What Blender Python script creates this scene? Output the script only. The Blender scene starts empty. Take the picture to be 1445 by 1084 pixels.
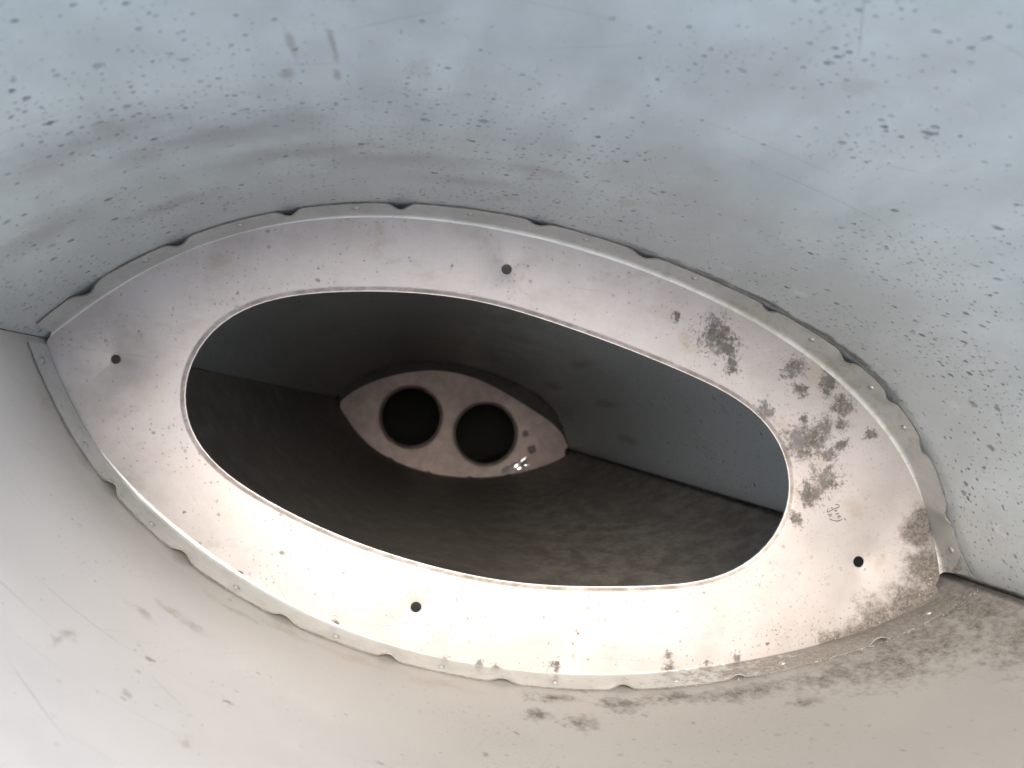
import bpy, bmesh, math, random
from mathutils import Vector, Matrix
from mathutils.geometry import delaunay_2d_cdt

scene = bpy.context.scene
MM = 0.001
CAM_Z = 1.624                      # the eye looks down into the upright tube
CAM_R = ((0.99327, -0.002088, -0.115806), (-0.002088, 0.999352, -0.035923), (0.115806, 0.035923, 0.992622))

# ------------------------------------------------------------------ camera
cam_data = bpy.data.cameras.new('camera')
cam = bpy.data.objects.new('camera', cam_data)
scene.collection.objects.link(cam)
cam.matrix_world = Matrix.Translation((0, 0, CAM_Z)) @ Matrix(CAM_R).to_4x4()
cam_data.sensor_width = 36
cam_data.lens = 1050 / 1445 * 36
cam_data.clip_start = 0.01
cam_data.clip_end = 500
cam_data.dof.use_dof = True
cam_data.dof.focus_distance = 0.33
cam_data.dof.aperture_fstop = 18
scene.camera = cam

# ------------------------------------------------------------------ sky, sun, exposure
SUN_EL, SUN_AZ = math.radians(71), math.radians(-12)      # azimuth measured from +Y towards +X
world = bpy.data.worlds.new('World')
scene.world = world
world.use_nodes = True
wn = world.node_tree
bg = wn.nodes['Background']
sky = wn.nodes.new('ShaderNodeTexSky')
sky.sky_type = 'NISHITA'
sky.sun_disc = False
sky.sun_elevation = SUN_EL
sky.sun_rotation = SUN_AZ
sky.dust_density = 6.5
sky.ozone_density = 0.3
wn.links.new(sky.outputs[0], bg.inputs[0])
bg.inputs[1].default_value = 0.15

sun_data = bpy.data.lights.new('sun', 'SUN')
sun_data.energy = 0.65
sun_data.angle = math.radians(38)
sun_data.color = (1.0, 0.945, 0.90)
sun = bpy.data.objects.new('sun', sun_data)
scene.collection.objects.link(sun)
sd = Vector((math.sin(SUN_AZ) * math.cos(SUN_EL), math.cos(SUN_AZ) * math.cos(SUN_EL), math.sin(SUN_EL)))
sun.rotation_euler = sd.to_track_quat('Z', 'Y').to_euler()
sun.location = sd * 5

vs = scene.view_settings
vs.view_transform = 'Standard'
vs.look = 'None'
vs.exposure = 1.46
vs.gamma = 1.0
vs.use_curve_mapping = False
scene.cycles.max_bounces = 12
scene.cycles.diffuse_bounces = 10
scene.cycles.glossy_bounces = 5
scene.cycles.use_denoising = True
scene.cycles.use_adaptive_sampling = True
scene.cycles.adaptive_threshold = 0.03

# ------------------------------------------------------------------ measured outlines (mm)
SU = [[-148.71,29.06],[-143.15,34.57],[-137.25,39.7],[-131.09,44.53],[-124.72,49.08],[-118.17,53.35],[-111.45,57.37],[-104.57,61.1],[-97.55,64.56],[-90.4,67.73],[-83.12,70.6],[-75.72,73.16],[-68.23,75.41],[-60.65,77.35],[-53.0,78.99],[-45.29,80.33],[-37.54,81.39],[-29.75,82.16],[-21.94,82.66],[-14.12,82.91],[-6.29,82.9],[1.53,82.66],[9.34,82.18],[17.13,81.48],[24.9,80.56],[32.65,79.44],[40.36,78.12],[48.04,76.6],[55.68,74.91],[63.28,73.04],[70.83,71.01],[78.35,68.83],[85.82,66.5],[93.25,64.04],[100.63,61.45],[107.97,58.73],[115.27,55.9],[122.51,52.94],[129.71,49.86],[136.84,46.65],[143.91,43.29],[150.89,39.76],[157.78,36.04],[164.55,32.12],[171.17,27.94],[177.6,23.5],[183.81,18.73],[189.74,13.63],[195.34,8.16],[200.53,2.31],[205.26,-3.92],[209.49,-10.51],[213.18,-17.4],[216.35,-24.56],[219.05,-31.9],[221.38,-39.37],[223.48,-46.91],[225.57,-54.45],[227.99,-61.89],[231.31,-68.97],[236.29,-74.95]]
SL = [[-148.71,29.06],[-146.16,22.0],[-143.4,15.01],[-140.41,8.12],[-137.16,1.35],[-133.64,-5.29],[-129.83,-11.77],[-125.75,-18.07],[-121.4,-24.19],[-116.78,-30.12],[-111.91,-35.84],[-106.79,-41.34],[-101.46,-46.63],[-95.9,-51.69],[-90.16,-56.52],[-84.22,-61.13],[-78.12,-65.51],[-71.86,-69.67],[-65.46,-73.6],[-58.93,-77.31],[-52.28,-80.81],[-45.52,-84.1],[-38.67,-87.18],[-31.74,-90.07],[-24.73,-92.77],[-17.65,-95.29],[-10.51,-97.62],[-3.31,-99.78],[3.93,-101.77],[11.22,-103.59],[18.55,-105.24],[25.91,-106.73],[33.31,-108.05],[40.73,-109.2],[48.18,-110.19],[55.65,-111.01],[63.13,-111.66],[70.63,-112.14],[78.13,-112.45],[85.65,-112.58],[93.16,-112.55],[100.67,-112.33],[108.17,-111.96],[115.66,-111.41],[123.14,-110.7],[130.61,-109.84],[138.05,-108.83],[145.47,-107.67],[152.87,-106.38],[160.25,-104.94],[167.6,-103.38],[174.91,-101.68],[182.19,-99.83],[189.43,-97.81],[196.61,-95.6],[203.72,-93.16],[210.72,-90.43],[217.56,-87.34],[224.18,-83.8],[230.47,-79.69],[236.29,-74.95]]
WU = [[-146.37,29.19],[-140.57,34.12],[-134.71,38.97],[-128.74,43.67],[-122.62,48.18],[-116.33,52.46],[-109.88,56.47],[-103.25,60.19],[-96.45,63.6],[-89.5,66.68],[-82.41,69.43],[-75.2,71.85],[-67.89,73.94],[-60.5,75.71],[-53.04,77.17],[-45.52,78.32],[-37.97,79.19],[-30.39,79.78],[-22.79,80.11],[-15.19,80.2],[-7.59,80.04],[0.01,79.67],[7.59,79.08],[15.15,78.3],[22.69,77.33],[30.21,76.17],[37.7,74.85],[45.15,73.37],[52.58,71.73],[59.97,69.94],[67.32,68.0],[74.64,65.93],[81.91,63.71],[89.14,61.36],[96.33,58.87],[103.46,56.24],[110.54,53.47],[117.56,50.55],[124.52,47.48],[131.4,44.25],[138.21,40.86],[144.92,37.29],[151.54,33.54],[158.04,29.59],[164.41,25.44],[170.63,21.07],[176.68,16.47],[182.54,11.63],[188.18,6.53],[193.58,1.17],[198.69,-4.46],[203.48,-10.36],[207.91,-16.54],[211.95,-22.98],[215.58,-29.66],[218.75,-36.57],[221.46,-43.67],[223.7,-50.94],[225.48,-58.33],[226.83,-65.81],[227.79,-73.35]]
WL = [[-147.6,25.56],[-145.73,18.59],[-143.22,11.83],[-140.15,5.3],[-136.62,-1.0],[-132.72,-7.07],[-128.51,-12.93],[-124.03,-18.59],[-119.33,-24.07],[-114.44,-29.39],[-109.39,-34.54],[-104.18,-39.53],[-98.83,-44.38],[-93.35,-49.08],[-87.75,-53.63],[-82.03,-58.03],[-76.2,-62.29],[-70.25,-66.38],[-64.2,-70.31],[-58.04,-74.08],[-51.79,-77.68],[-45.43,-81.1],[-38.98,-84.33],[-32.44,-87.39],[-25.81,-90.25],[-19.11,-92.92],[-12.33,-95.4],[-5.48,-97.69],[1.43,-99.78],[8.39,-101.68],[15.41,-103.38],[22.46,-104.9],[29.56,-106.23],[36.68,-107.38],[43.84,-108.35],[51.01,-109.15],[58.2,-109.78],[65.4,-110.25],[72.61,-110.56],[79.83,-110.72],[87.05,-110.74],[94.27,-110.63],[101.48,-110.38],[108.69,-110.01],[115.89,-109.53],[123.08,-108.93],[130.27,-108.22],[137.44,-107.4],[144.6,-106.47],[151.74,-105.43],[158.87,-104.28],[165.97,-103.0],[173.05,-101.59],[180.1,-100.03],[187.1,-98.3],[194.06,-96.37],[200.95,-94.21],[207.75,-91.79],[214.42,-89.05],[220.94,-85.94],[227.23,-82.4]]
EU = [[-144.59,33.09],[-138.8,38.07],[-132.85,42.87],[-126.74,47.45],[-120.45,51.78],[-113.99,55.86],[-107.36,59.65],[-100.58,63.17],[-93.65,66.39],[-86.6,69.33],[-79.43,71.97],[-72.16,74.32],[-64.8,76.38],[-57.37,78.15],[-49.88,79.64],[-42.34,80.85],[-34.76,81.79],[-27.15,82.46],[-19.52,82.87],[-11.88,83.02],[-4.24,82.92],[3.39,82.59],[11.01,82.03],[18.61,81.25],[26.18,80.27],[33.73,79.09],[41.25,77.74],[48.73,76.22],[56.19,74.54],[63.61,72.72],[70.99,70.76],[78.34,68.68],[85.65,66.47],[92.93,64.14],[100.17,61.7],[107.37,59.14],[114.52,56.46],[121.62,53.64],[128.67,50.69],[135.65,47.59],[142.55,44.32],[149.37,40.87],[156.08,37.22],[162.66,33.35],[169.1,29.23],[175.36,24.85],[181.41,20.19],[187.22,15.23],[192.74,9.95],[197.95,4.37],[202.8,-1.53],[207.27,-7.73],[211.32,-14.2],[214.95,-20.92],[218.16,-27.86],[220.94,-34.97],[223.33,-42.22],[225.36,-49.59],[227.08,-57.03],[228.53,-64.53],[229.8,-72.06]]
EL = [[-147.66,26.16],[-145.16,19.39],[-142.44,12.71],[-139.48,6.13],[-136.28,-0.34],[-132.83,-6.68],[-129.13,-12.87],[-125.18,-18.91],[-120.97,-24.77],[-116.52,-30.45],[-111.84,-35.94],[-106.93,-41.23],[-101.81,-46.31],[-96.49,-51.19],[-90.98,-55.85],[-85.3,-60.3],[-79.46,-64.54],[-73.48,-68.58],[-67.37,-72.41],[-61.13,-76.04],[-54.79,-79.48],[-48.34,-82.72],[-41.81,-85.79],[-35.19,-88.67],[-28.5,-91.37],[-21.74,-93.9],[-14.92,-96.26],[-8.05,-98.45],[-1.12,-100.47],[5.85,-102.34],[12.86,-104.04],[19.91,-105.58],[26.99,-106.97],[34.1,-108.2],[41.24,-109.27],[48.4,-110.18],[55.57,-110.94],[62.76,-111.55],[69.97,-112.01],[77.18,-112.31],[84.39,-112.47],[91.61,-112.47],[98.82,-112.33],[106.03,-112.04],[113.23,-111.6],[120.43,-111.03],[127.61,-110.31],[134.77,-109.44],[141.92,-108.44],[149.04,-107.29],[156.14,-106.0],[163.21,-104.56],[170.25,-102.97],[177.25,-101.22],[184.21,-99.31],[191.12,-97.23],[197.97,-94.97],[204.76,-92.52],[211.47,-89.86],[218.08,-86.98],[224.59,-83.87]]
ST = [[108.0,-135.75,27.23,276.33,-91.77],[295.5,-148.71,29.06,236.29,-74.95],[456.72,-151.65,29.01,229.62,-67.29],[1220.0,-142.51,21.91,242.3,-65.83],[1620.0,-135.68,21.51,239.64,-64.25]]
HOLE = [[-95.41,6.73],[-95.06,11.4],[-94.11,16.0],[-92.58,20.47],[-90.5,24.71],[-87.92,28.67],[-84.88,32.28],[-81.45,35.5],[-77.66,38.32],[-73.59,40.73],[-69.29,42.74],[-64.8,44.39],[-60.17,45.71],[-55.44,46.74],[-50.66,47.55],[-45.83,48.16],[-41.0,48.63],[-36.16,48.97],[-31.32,49.22],[-26.49,49.38],[-21.68,49.46],[-16.87,49.46],[-12.06,49.39],[-7.26,49.22],[-2.46,48.97],[2.33,48.61],[7.11,48.15],[11.87,47.58],[16.62,46.89],[21.35,46.08],[26.05,45.14],[30.73,44.09],[35.39,42.93],[40.02,41.68],[44.63,40.34],[49.23,38.94],[53.81,37.49],[58.39,36.01],[62.95,34.5],[67.51,32.96],[72.06,31.4],[76.59,29.82],[81.12,28.21],[85.63,26.56],[90.12,24.88],[94.61,23.16],[99.09,21.4],[103.56,19.61],[108.03,17.79],[112.49,15.92],[116.93,14.0],[121.35,12.0],[125.72,9.9],[130.0,7.65],[134.18,5.22],[138.19,2.56],[142.0,-0.35],[145.54,-3.55],[148.76,-7.03],[151.6,-10.81],[154.02,-14.87],[155.94,-19.15],[157.34,-23.63],[158.17,-28.23],[158.41,-32.89],[158.04,-37.55],[157.08,-42.12],[155.55,-46.54],[153.46,-50.75],[150.87,-54.69],[147.82,-58.31],[144.38,-61.57],[140.6,-64.44],[136.53,-66.91],[132.25,-68.99],[127.78,-70.67],[123.18,-71.99],[118.49,-72.98],[113.73,-73.68],[108.92,-74.15],[104.09,-74.43],[99.25,-74.58],[94.41,-74.63],[89.57,-74.62],[84.74,-74.56],[79.92,-74.47],[75.1,-74.36],[70.29,-74.21],[65.49,-74.02],[60.7,-73.78],[55.91,-73.46],[51.13,-73.07],[46.35,-72.58],[41.59,-72.01],[36.84,-71.33],[32.1,-70.56],[27.37,-69.7],[22.66,-68.75],[17.97,-67.71],[13.3,-66.59],[8.64,-65.4],[4.01,-64.13],[-0.61,-62.79],[-5.21,-61.39],[-9.79,-59.91],[-14.34,-58.37],[-18.87,-56.76],[-23.36,-55.08],[-27.82,-53.32],[-32.25,-51.47],[-36.64,-49.55],[-41.0,-47.54],[-45.32,-45.46],[-49.62,-43.29],[-53.9,-41.04],[-58.15,-38.71],[-62.37,-36.29],[-66.54,-33.76],[-70.64,-31.1],[-74.62,-28.29],[-78.45,-25.3],[-82.04,-22.1],[-85.35,-18.66],[-88.29,-14.97],[-90.8,-11.03],[-92.81,-6.85],[-94.27,-2.46],[-95.14,2.09]]
SM = [[34.01,59.66,2.07],[-121.73,20.71,1.77],[-3.58,-80.25,2.07],[189.61,-66.74,2.36]]
NR = [[228.79,-74.32],[227.05,-75.83],[225.8,-77.99],[226.6,-80.2],[228.93,-82.14]]
NL = [[-148.4,26.39],[-147.36,26.95],[-147.0,28.35],[-147.41,29.46]]
CRU = [0.05,0.1333,0.225,0.325,0.4417,0.5417,0.6667,0.7583,0.8167,0.875,0.9417]
CRL = [0.1417,0.2333,0.3333,0.4333,0.5417,0.65,0.7667,0.9167]
RVU = [0.1,0.1833,0.2833,0.3833,0.4917,0.6,0.725,0.8,0.85,0.975]
RVL = [0.0167,0.1,0.1917,0.2833,0.3833,0.4833,0.5917,0.7083,0.8167,0.975]
W2U = [[-135.78,15.08],[-124.97,24.35],[-113.26,32.45],[-100.83,39.41],[-87.9,45.37],[-74.6,50.47],[-61.05,54.84],[-47.28,58.51],[-33.36,61.49],[-19.29,63.74],[-5.13,65.22],[9.1,65.83],[23.34,65.5],[37.52,64.17],[51.56,61.8],[65.39,58.4],[78.95,54.03],[92.2,48.82],[105.15,42.9],[117.84,36.42],[130.31,29.53],[142.62,22.36],[154.82,15.01],[166.94,7.53],[178.98,-0.08],[190.88,-7.91],[202.49,-16.16],[213.52,-25.17],[223.42,-35.39],[231.32,-47.21],[236.35,-60.5]]
W2L = [[-135.72,5.97],[-128.59,-5.9],[-120.98,-17.47],[-112.8,-28.64],[-104.01,-39.34],[-94.56,-49.47],[-84.45,-58.93],[-73.69,-67.64],[-62.32,-75.54],[-50.4,-82.59],[-38.01,-88.78],[-25.23,-94.1],[-12.14,-98.6],[1.2,-102.32],[14.72,-105.31],[28.38,-107.61],[42.13,-109.28],[55.93,-110.35],[69.77,-110.84],[83.62,-110.78],[97.46,-110.19],[111.26,-109.07],[125.01,-107.43],[138.7,-105.29],[152.3,-102.67],[165.81,-99.63],[179.23,-96.23],[192.59,-92.57],[205.91,-88.79],[219.25,-85.05],[232.66,-81.59]]
N2 = [[236.33,-62.85],[231.55,-63.99],[229.73,-68.66],[231.5,-73.37],[232.67,-78.08]]
H2 = [[-23.06,-9.72,46.48],[98.84,-37.75,48.22]]
DARK = [[126.0,32.7,7.7],[129.8,26.2,5.0],[131.9,20.7,3.0],[160.5,18.6,4.7],[156.5,15.2,2.1],[176.9,12.1,4.7],[162.9,8.4,3.8],[182.0,1.2,5.0],[185.0,0.6,2.7],[164.4,-4.4,2.7],[174.5,-6.6,4.7],[182.5,-7.3,3.2],[162.6,-13.4,7.1],[169.5,-12.8,7.4],[182.3,-16.0,3.2],[196.4,-11.1,3.0],[176.3,-19.4,3.5],[175.1,-30.2,6.5],[168.7,-37.0,5.0],[161.4,-46.4,3.0],[147.5,-0.3,3.8],[165.1,-19.0,3.0],[107.9,40.8,2.1],[22.0,-105.6,2.4],[29.3,-107.1,1.5],[53.0,-107.5,2.1],[103.3,-109.6,3.2],[103.3,-104.9,1.8],[120.5,-107.6,1.5],[-74.3,-64.3,0.9],[-34.0,-84.7,1.2],[7.4,-102.2,1.5],[147.6,-99.7,1.2],[133.1,-106.6,2.4],[63.6,-92.1,0.9]]
OLIVE = [[121.8,27.4,7.1],[112.6,29.8,7.1],[176.0,2.4,3.5],[173.3,-22.1,6.5],[173.0,-34.5,7.1],[171.0,-54.3,2.4],[198.9,-66.1,5.9],[40.0,56.5,2.4],[71.5,55.8,3.8],[104.8,42.6,2.7],[170.1,-12.8,11.8],[161.6,-34.4,5.3],[170.6,15.3,11.8],[148.3,-55.6,6.5],[-19.7,73.3,8.9],[-82.5,59.6,6.5],[141.0,-0.3,5.9],[189.4,-44.1,8.9],[78.3,59.0,4.1],[157.1,-6.5,7.4]]
GRIME = [[228.9,-85.6,11.8],[215.2,-88.9,12.4],[200.0,-95.2,10.0],[186.6,-100.2,7.1],[175.1,-101.6,4.1],[222.4,-69.8,9.4],[219.4,-54.0,7.1]]
LDIRT = [[206.0,-93.8,1336.0,30.0,22.0],[183.7,-101.2,1341.1,30.0,16.0],[164.0,-105.5,1338.6,22.0,10.0],[128.5,-111.1,1338.0,22.0,6.0],[100.0,-113.1,1336.5,18.0,5.0],[76.1,-113.3,1340.1,10.0,5.0],[228.5,-82.9,1336.0,26.0,26.0],[228.1,-87.8,1358.4,20.0,20.0],[144.6,-110.6,1352.1,7.0,4.0],[49.1,-110.8,1336.5,10.0,4.0],[41.2,-110.8,1352.1,6.0,5.0],[56.3,-112.9,1355.1,6.0,6.0]]
LTAN = [[-89.3,-55.1,1422.9,3.2,5.0],[-88.5,-55.6,1430.1,2.0,6.0],[-56.6,-79.3,1435.6,2.0,4.0],[-78.2,-65.1,1374.3,14.0,4.0],[-68.6,-71.6,1342.1,16.0,4.0],[-51.9,-81.2,1337.5,16.0,5.0],[-84.2,-60.3,1387.4,8.0,3.0],[-127.3,-15.4,1331.8,12.0,4.0],[-138.7,5.5,1334.4,9.0,6.0],[-26.1,-92.6,1337.5,18.0,5.0],[5.5,-102.7,1338.6,20.0,6.0]]
LIN = [[55.8,-106.3,1035.0,40.0,90.0],[153.8,-99.2,983.9,40.0,60.0],[181.2,-91.4,1159.9,30.0,30.0],[205.1,-82.9,1159.9,20.0,40.0],[34.9,-104.8,700.3,30.0,120.0]]
UDIRT = [[-32.9,80.2,1444.6,2.5,4.0],[-21.5,81.6,1442.6,1.2,4.0],[-29.4,80.5,1459.8,1.2,10.0],[-20.6,81.5,1457.1,1.0,10.0],[148.0,43.7,925.9,9.0,60.0],[199.1,7.4,815.9,8.0,70.0],[219.4,-31.4,829.0,7.0,60.0],[171.0,33.1,632.9,16.0,60.0],[-55.9,76.6,1404.3,2.0,1.0],[-13.4,82.7,1390.8,3.0,0.8]]
UGRIME = [[182.7,19.6,1329.6,15.0,3.0],[169.3,29.6,1333.9,14.0,2.5],[151.5,40.0,1338.6,12.0,2.2],[123.0,53.0,1335.4,20.0,1.6],[74.1,70.2,1331.2,24.0,1.4],[198.0,5.6,1330.2,10.0,2.5],[220.1,-33.4,1331.8,14.0,3.0],[234.6,-72.6,1330.7,14.0,6.0]]
INK = [[[179.16,-41.45],[180.13,-41.41],[181.21,-42.0],[180.79,-42.63],[178.58,-43.32],[177.2,-43.91],[175.82,-44.6],[175.21,-44.9],[175.23,-44.13],[175.79,-43.11]],[[177.17,-42.83],[177.76,-43.4]],[[178.57,-44.19],[179.34,-43.84],[179.93,-44.37],[178.97,-44.58]],[[179.14,-45.74],[179.78,-45.45],[180.79,-45.33]],[[179.83,-46.73],[180.72,-46.31],[181.62,-46.71],[180.15,-47.3]],[[175.6,-45.88],[176.62,-45.47],[177.49,-45.82]],[[176.0,-46.46],[176.66,-46.54],[177.3,-46.17]],[[176.26,-47.64],[177.39,-48.28],[179.85,-48.76],[181.23,-48.45],[182.28,-47.75]],[[183.17,-47.57],[183.7,-48.48]]]
FOIL = [[160.28,-89.04]]
SPOT2 = [[165.13,-38.94],[174.51,-64.69]]
USHADE = [[-82.2,67.0,1430.8,30.0,12.0],[-59.6,75.4,1415.5,34.0,11.0],[-39.4,80.2,1390.0,30.0,9.0],[-9.4,82.8,1379.2,30.0,9.0],[12.4,82.1,1360.8,22.0,7.0],[-113.3,52.9,1389.6,24.0,10.0],[-84.5,68.6,1366.9,18.0,6.0],[37.1,79.6,1383.1,14.0,5.0]]

ZC = CAM_Z * 1000
TOP, BOT = ZC - ST[0][0], -3.0
WEB_Z, FL_H = ZC - 310.0, 14.5
FAR_Z = ZC - 1220.0

# ------------------------------------------------------------------ node helper
class NT:
    def __init__(self, name):
        self.m = bpy.data.materials.new(name)
        self.m.use_nodes = True
        self.t = self.m.node_tree
        self.t.nodes.clear()
        self.out = self.t.nodes.new('ShaderNodeOutputMaterial')
        tc = self.t.nodes.new('ShaderNodeTexCoord')
        mp = self.t.nodes.new('ShaderNodeMapping')
        mp.inputs['Scale'].default_value = (1000, 1000, 1000)
        self.t.links.new(tc.outputs['Object'], mp.inputs['Vector'])
        self.co = mp.outputs[0]                    # object coordinates in millimetres

    def sheet(self):
        n = self.t.nodes.new('ShaderNodeUVMap')    # millimetres along the sheet's girth and height
        n.uv_map = 'sheet'
        return self.scale(n.outputs[0], (1000, 1000, 1000))

    def put(self, sock, v):
        if v is None:
            return
        if hasattr(v, 'links') or isinstance(v, bpy.types.NodeSocket):
            self.t.links.new(v, sock)
        else:
            sock.default_value = v

    def math(self, op, a, b=None, c=None, clamp=False):
        n = self.t.nodes.new('ShaderNodeMath')
        n.operation = op
        n.use_clamp = clamp
        for i, v in enumerate((a, b, c)):
            self.put(n.inputs[i], v)
        return n.outputs[0]

    def vmath(self, op, a, b=None, out=0):
        n = self.t.nodes.new('ShaderNodeVectorMath')
        n.operation = op
        self.put(n.inputs[0], a)
        self.put(n.inputs[1], b)
        return n.outputs[out]

    def scale(self, v, s, loc=(0, 0, 0)):
        n = self.t.nodes.new('ShaderNodeMapping')
        n.inputs['Scale'].default_value = s
        n.inputs['Location'].default_value = loc
        self.t.links.new(v, n.inputs['Vector'])
        return n.outputs[0]

    def noise(self, s, detail=4, rough=0.55, co=None, dist=0.0, color=False):
        n = self.t.nodes.new('ShaderNodeTexNoise')
        n.inputs['Scale'].default_value = s
        n.inputs['Detail'].default_value = detail
        n.inputs['Roughness'].default_value = rough
        n.inputs['Distortion'].default_value = dist
        self.t.links.new(co or self.co, n.inputs['Vector'])
        return n.outputs['Color' if color else 'Fac']

    def voro(self, s, co=None, rnd=1.0):
        n = self.t.nodes.new('ShaderNodeTexVoronoi')
        n.voronoi_dimensions = '2D'
        n.inputs['Scale'].default_value = s
        n.inputs['Randomness'].default_value = rnd
        self.t.links.new(co or self.co, n.inputs['Vector'])
        return n.outputs['Distance'], n.outputs['Color']

    def step(self, v, lo, hi, a=0.0, b=1.0):
        n = self.t.nodes.new('ShaderNodeMapRange')
        n.interpolation_type = 'SMOOTHSTEP'
        n.inputs['From Min'].default_value = lo
        n.inputs['From Max'].default_value = hi
        n.inputs['To Min'].default_value = a
        n.inputs['To Max'].default_value = b
        self.put(n.inputs['Value'], v)
        return n.outputs[0]

    def sep(self, v):
        n = self.t.nodes.new('ShaderNodeSeparateXYZ')
        self.t.links.new(v, n.inputs[0])
        return n.outputs

    def mix(self, fac, a, b):
        n = self.t.nodes.new('ShaderNodeMix')
        n.data_type = 'RGBA'
        self.put(n.inputs[0], fac)
        for i, v in ((6, a), (7, b)):
            if isinstance(v, tuple) and len(v) == 3:
                v = (*v, 1.0)
            self.put(n.inputs[i], v)
        return n.outputs[2]

    def spots(self, scale, density, size, co=None, warp=0.25, seed=0.0, wscale=None):
        """irregular specks: share 'density' of the voronoi cells holds one, up to 'size' (in cell units) wide"""
        co = co or self.co
        w = self.noise(wscale or scale * 4.0, 3, 0.7, color=True)
        off = self.vmath('SCALE', self.vmath('SUBTRACT', w, (0.5, 0.5, 0.5)))
        off.node.inputs['Scale'].default_value = warp / scale
        co2 = self.vmath('ADD', self.vmath('ADD', co, (seed, seed * 1.7, seed * 0.6)), off)
        d, c = self.voro(scale, co2)
        s = self.sep(c)
        keep = self.math('SUBTRACT', density, s[0])                 # > 0 where the cell holds a speck
        keep = self.step(keep, 0.0, 0.03)
        r = self.math('MULTIPLY_ADD', s[1], size * 0.75, size * 0.25)
        m = self.math('DIVIDE', d, r)
        m = self.step(m, 1.0, 0.35)
        return self.math('MULTIPLY', self.math('MULTIPLY', m, keep), self.math('MULTIPLY_ADD', s[2], 0.6, 0.4))

    def patches(self, items, noise, amount=1.0, soft=0.25, bias=0.0, warp=12.0):
        """stains and painted shade round given places, their outline broken up by noise"""
        best = None
        w = self.vmath('SUBTRACT', self.noise(0.11, 4, 0.6, color=True), (0.5, 0.5, 0.5))
        w = self.vmath('MULTIPLY', w, (warp, warp, warp))
        co = self.vmath('ADD', self.co, w)
        for it in items:
            if len(it) == 3:
                c, r = (it[0], it[1], 0.0), (it[2], it[2], 1e6)
            else:
                c, r = tuple(it[:3]), (it[3], it[3], it[4])
            v = self.vmath('SUBTRACT', co, c)
            v = self.vmath('MULTIPLY', v, tuple(1.0 / k for k in r))
            l = self.vmath('LENGTH', v, out='Value')
            best = l if best is None else self.math('MINIMUM', best, l)
        f = self.math('SUBTRACT', 1.0 + bias, best)
        f = self.math('MAXIMUM', f, -1.2)
        f = self.math('ADD', f, self.math('MULTIPLY', self.math('SUBTRACT', noise, 0.5), amount))
        return self.step(f, 0.0, soft)

    def scratches(self, base, co, col, amount, seed=0.0):
        """a few long fine scuffs in two directions"""
        for i, (ang, sx, sy) in enumerate(((0.12, 0.010, 0.75), (1.05, 0.014, 0.9), (-0.5, 0.02, 1.1))):
            n = self.t.nodes.new('ShaderNodeMapping')
            n.inputs['Rotation'].default_value = (0, 0, ang)
            n.inputs['Location'].default_value = (seed + 13 * i, 7 * i, 0)
            self.t.links.new(co, n.inputs['Vector'])
            v = self.noise(1.0, 3, 0.6, co=self.scale(n.outputs[0], (sx, sy, 1)))
            base = self.mix(self.step(v, 0.66, 0.76, 0.0, amount), base, col)
        return base

    def finish(self, color, rough, metallic, height=None, dist=0.0005, spec=0.5, strength=1.0):
        p = self.t.nodes.new('ShaderNodeBsdfPrincipled')
        self.put(p.inputs['Base Color'], color)
        self.put(p.inputs['Roughness'], rough)
        self.put(p.inputs['Metallic'], metallic)
        p.inputs['Specular IOR Level'].default_value = spec
        if height is not None:
            b = self.t.nodes.new('ShaderNodeBump')
            b.inputs['Distance'].default_value = dist
            b.inputs['Strength'].default_value = strength
            self.put(b.inputs['Height'], height)
            self.t.links.new(b.outputs[0], p.inputs['Normal'])
        self.t.links.new(p.outputs[0], self.out.inputs['Surface'])
        return self.m

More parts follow.
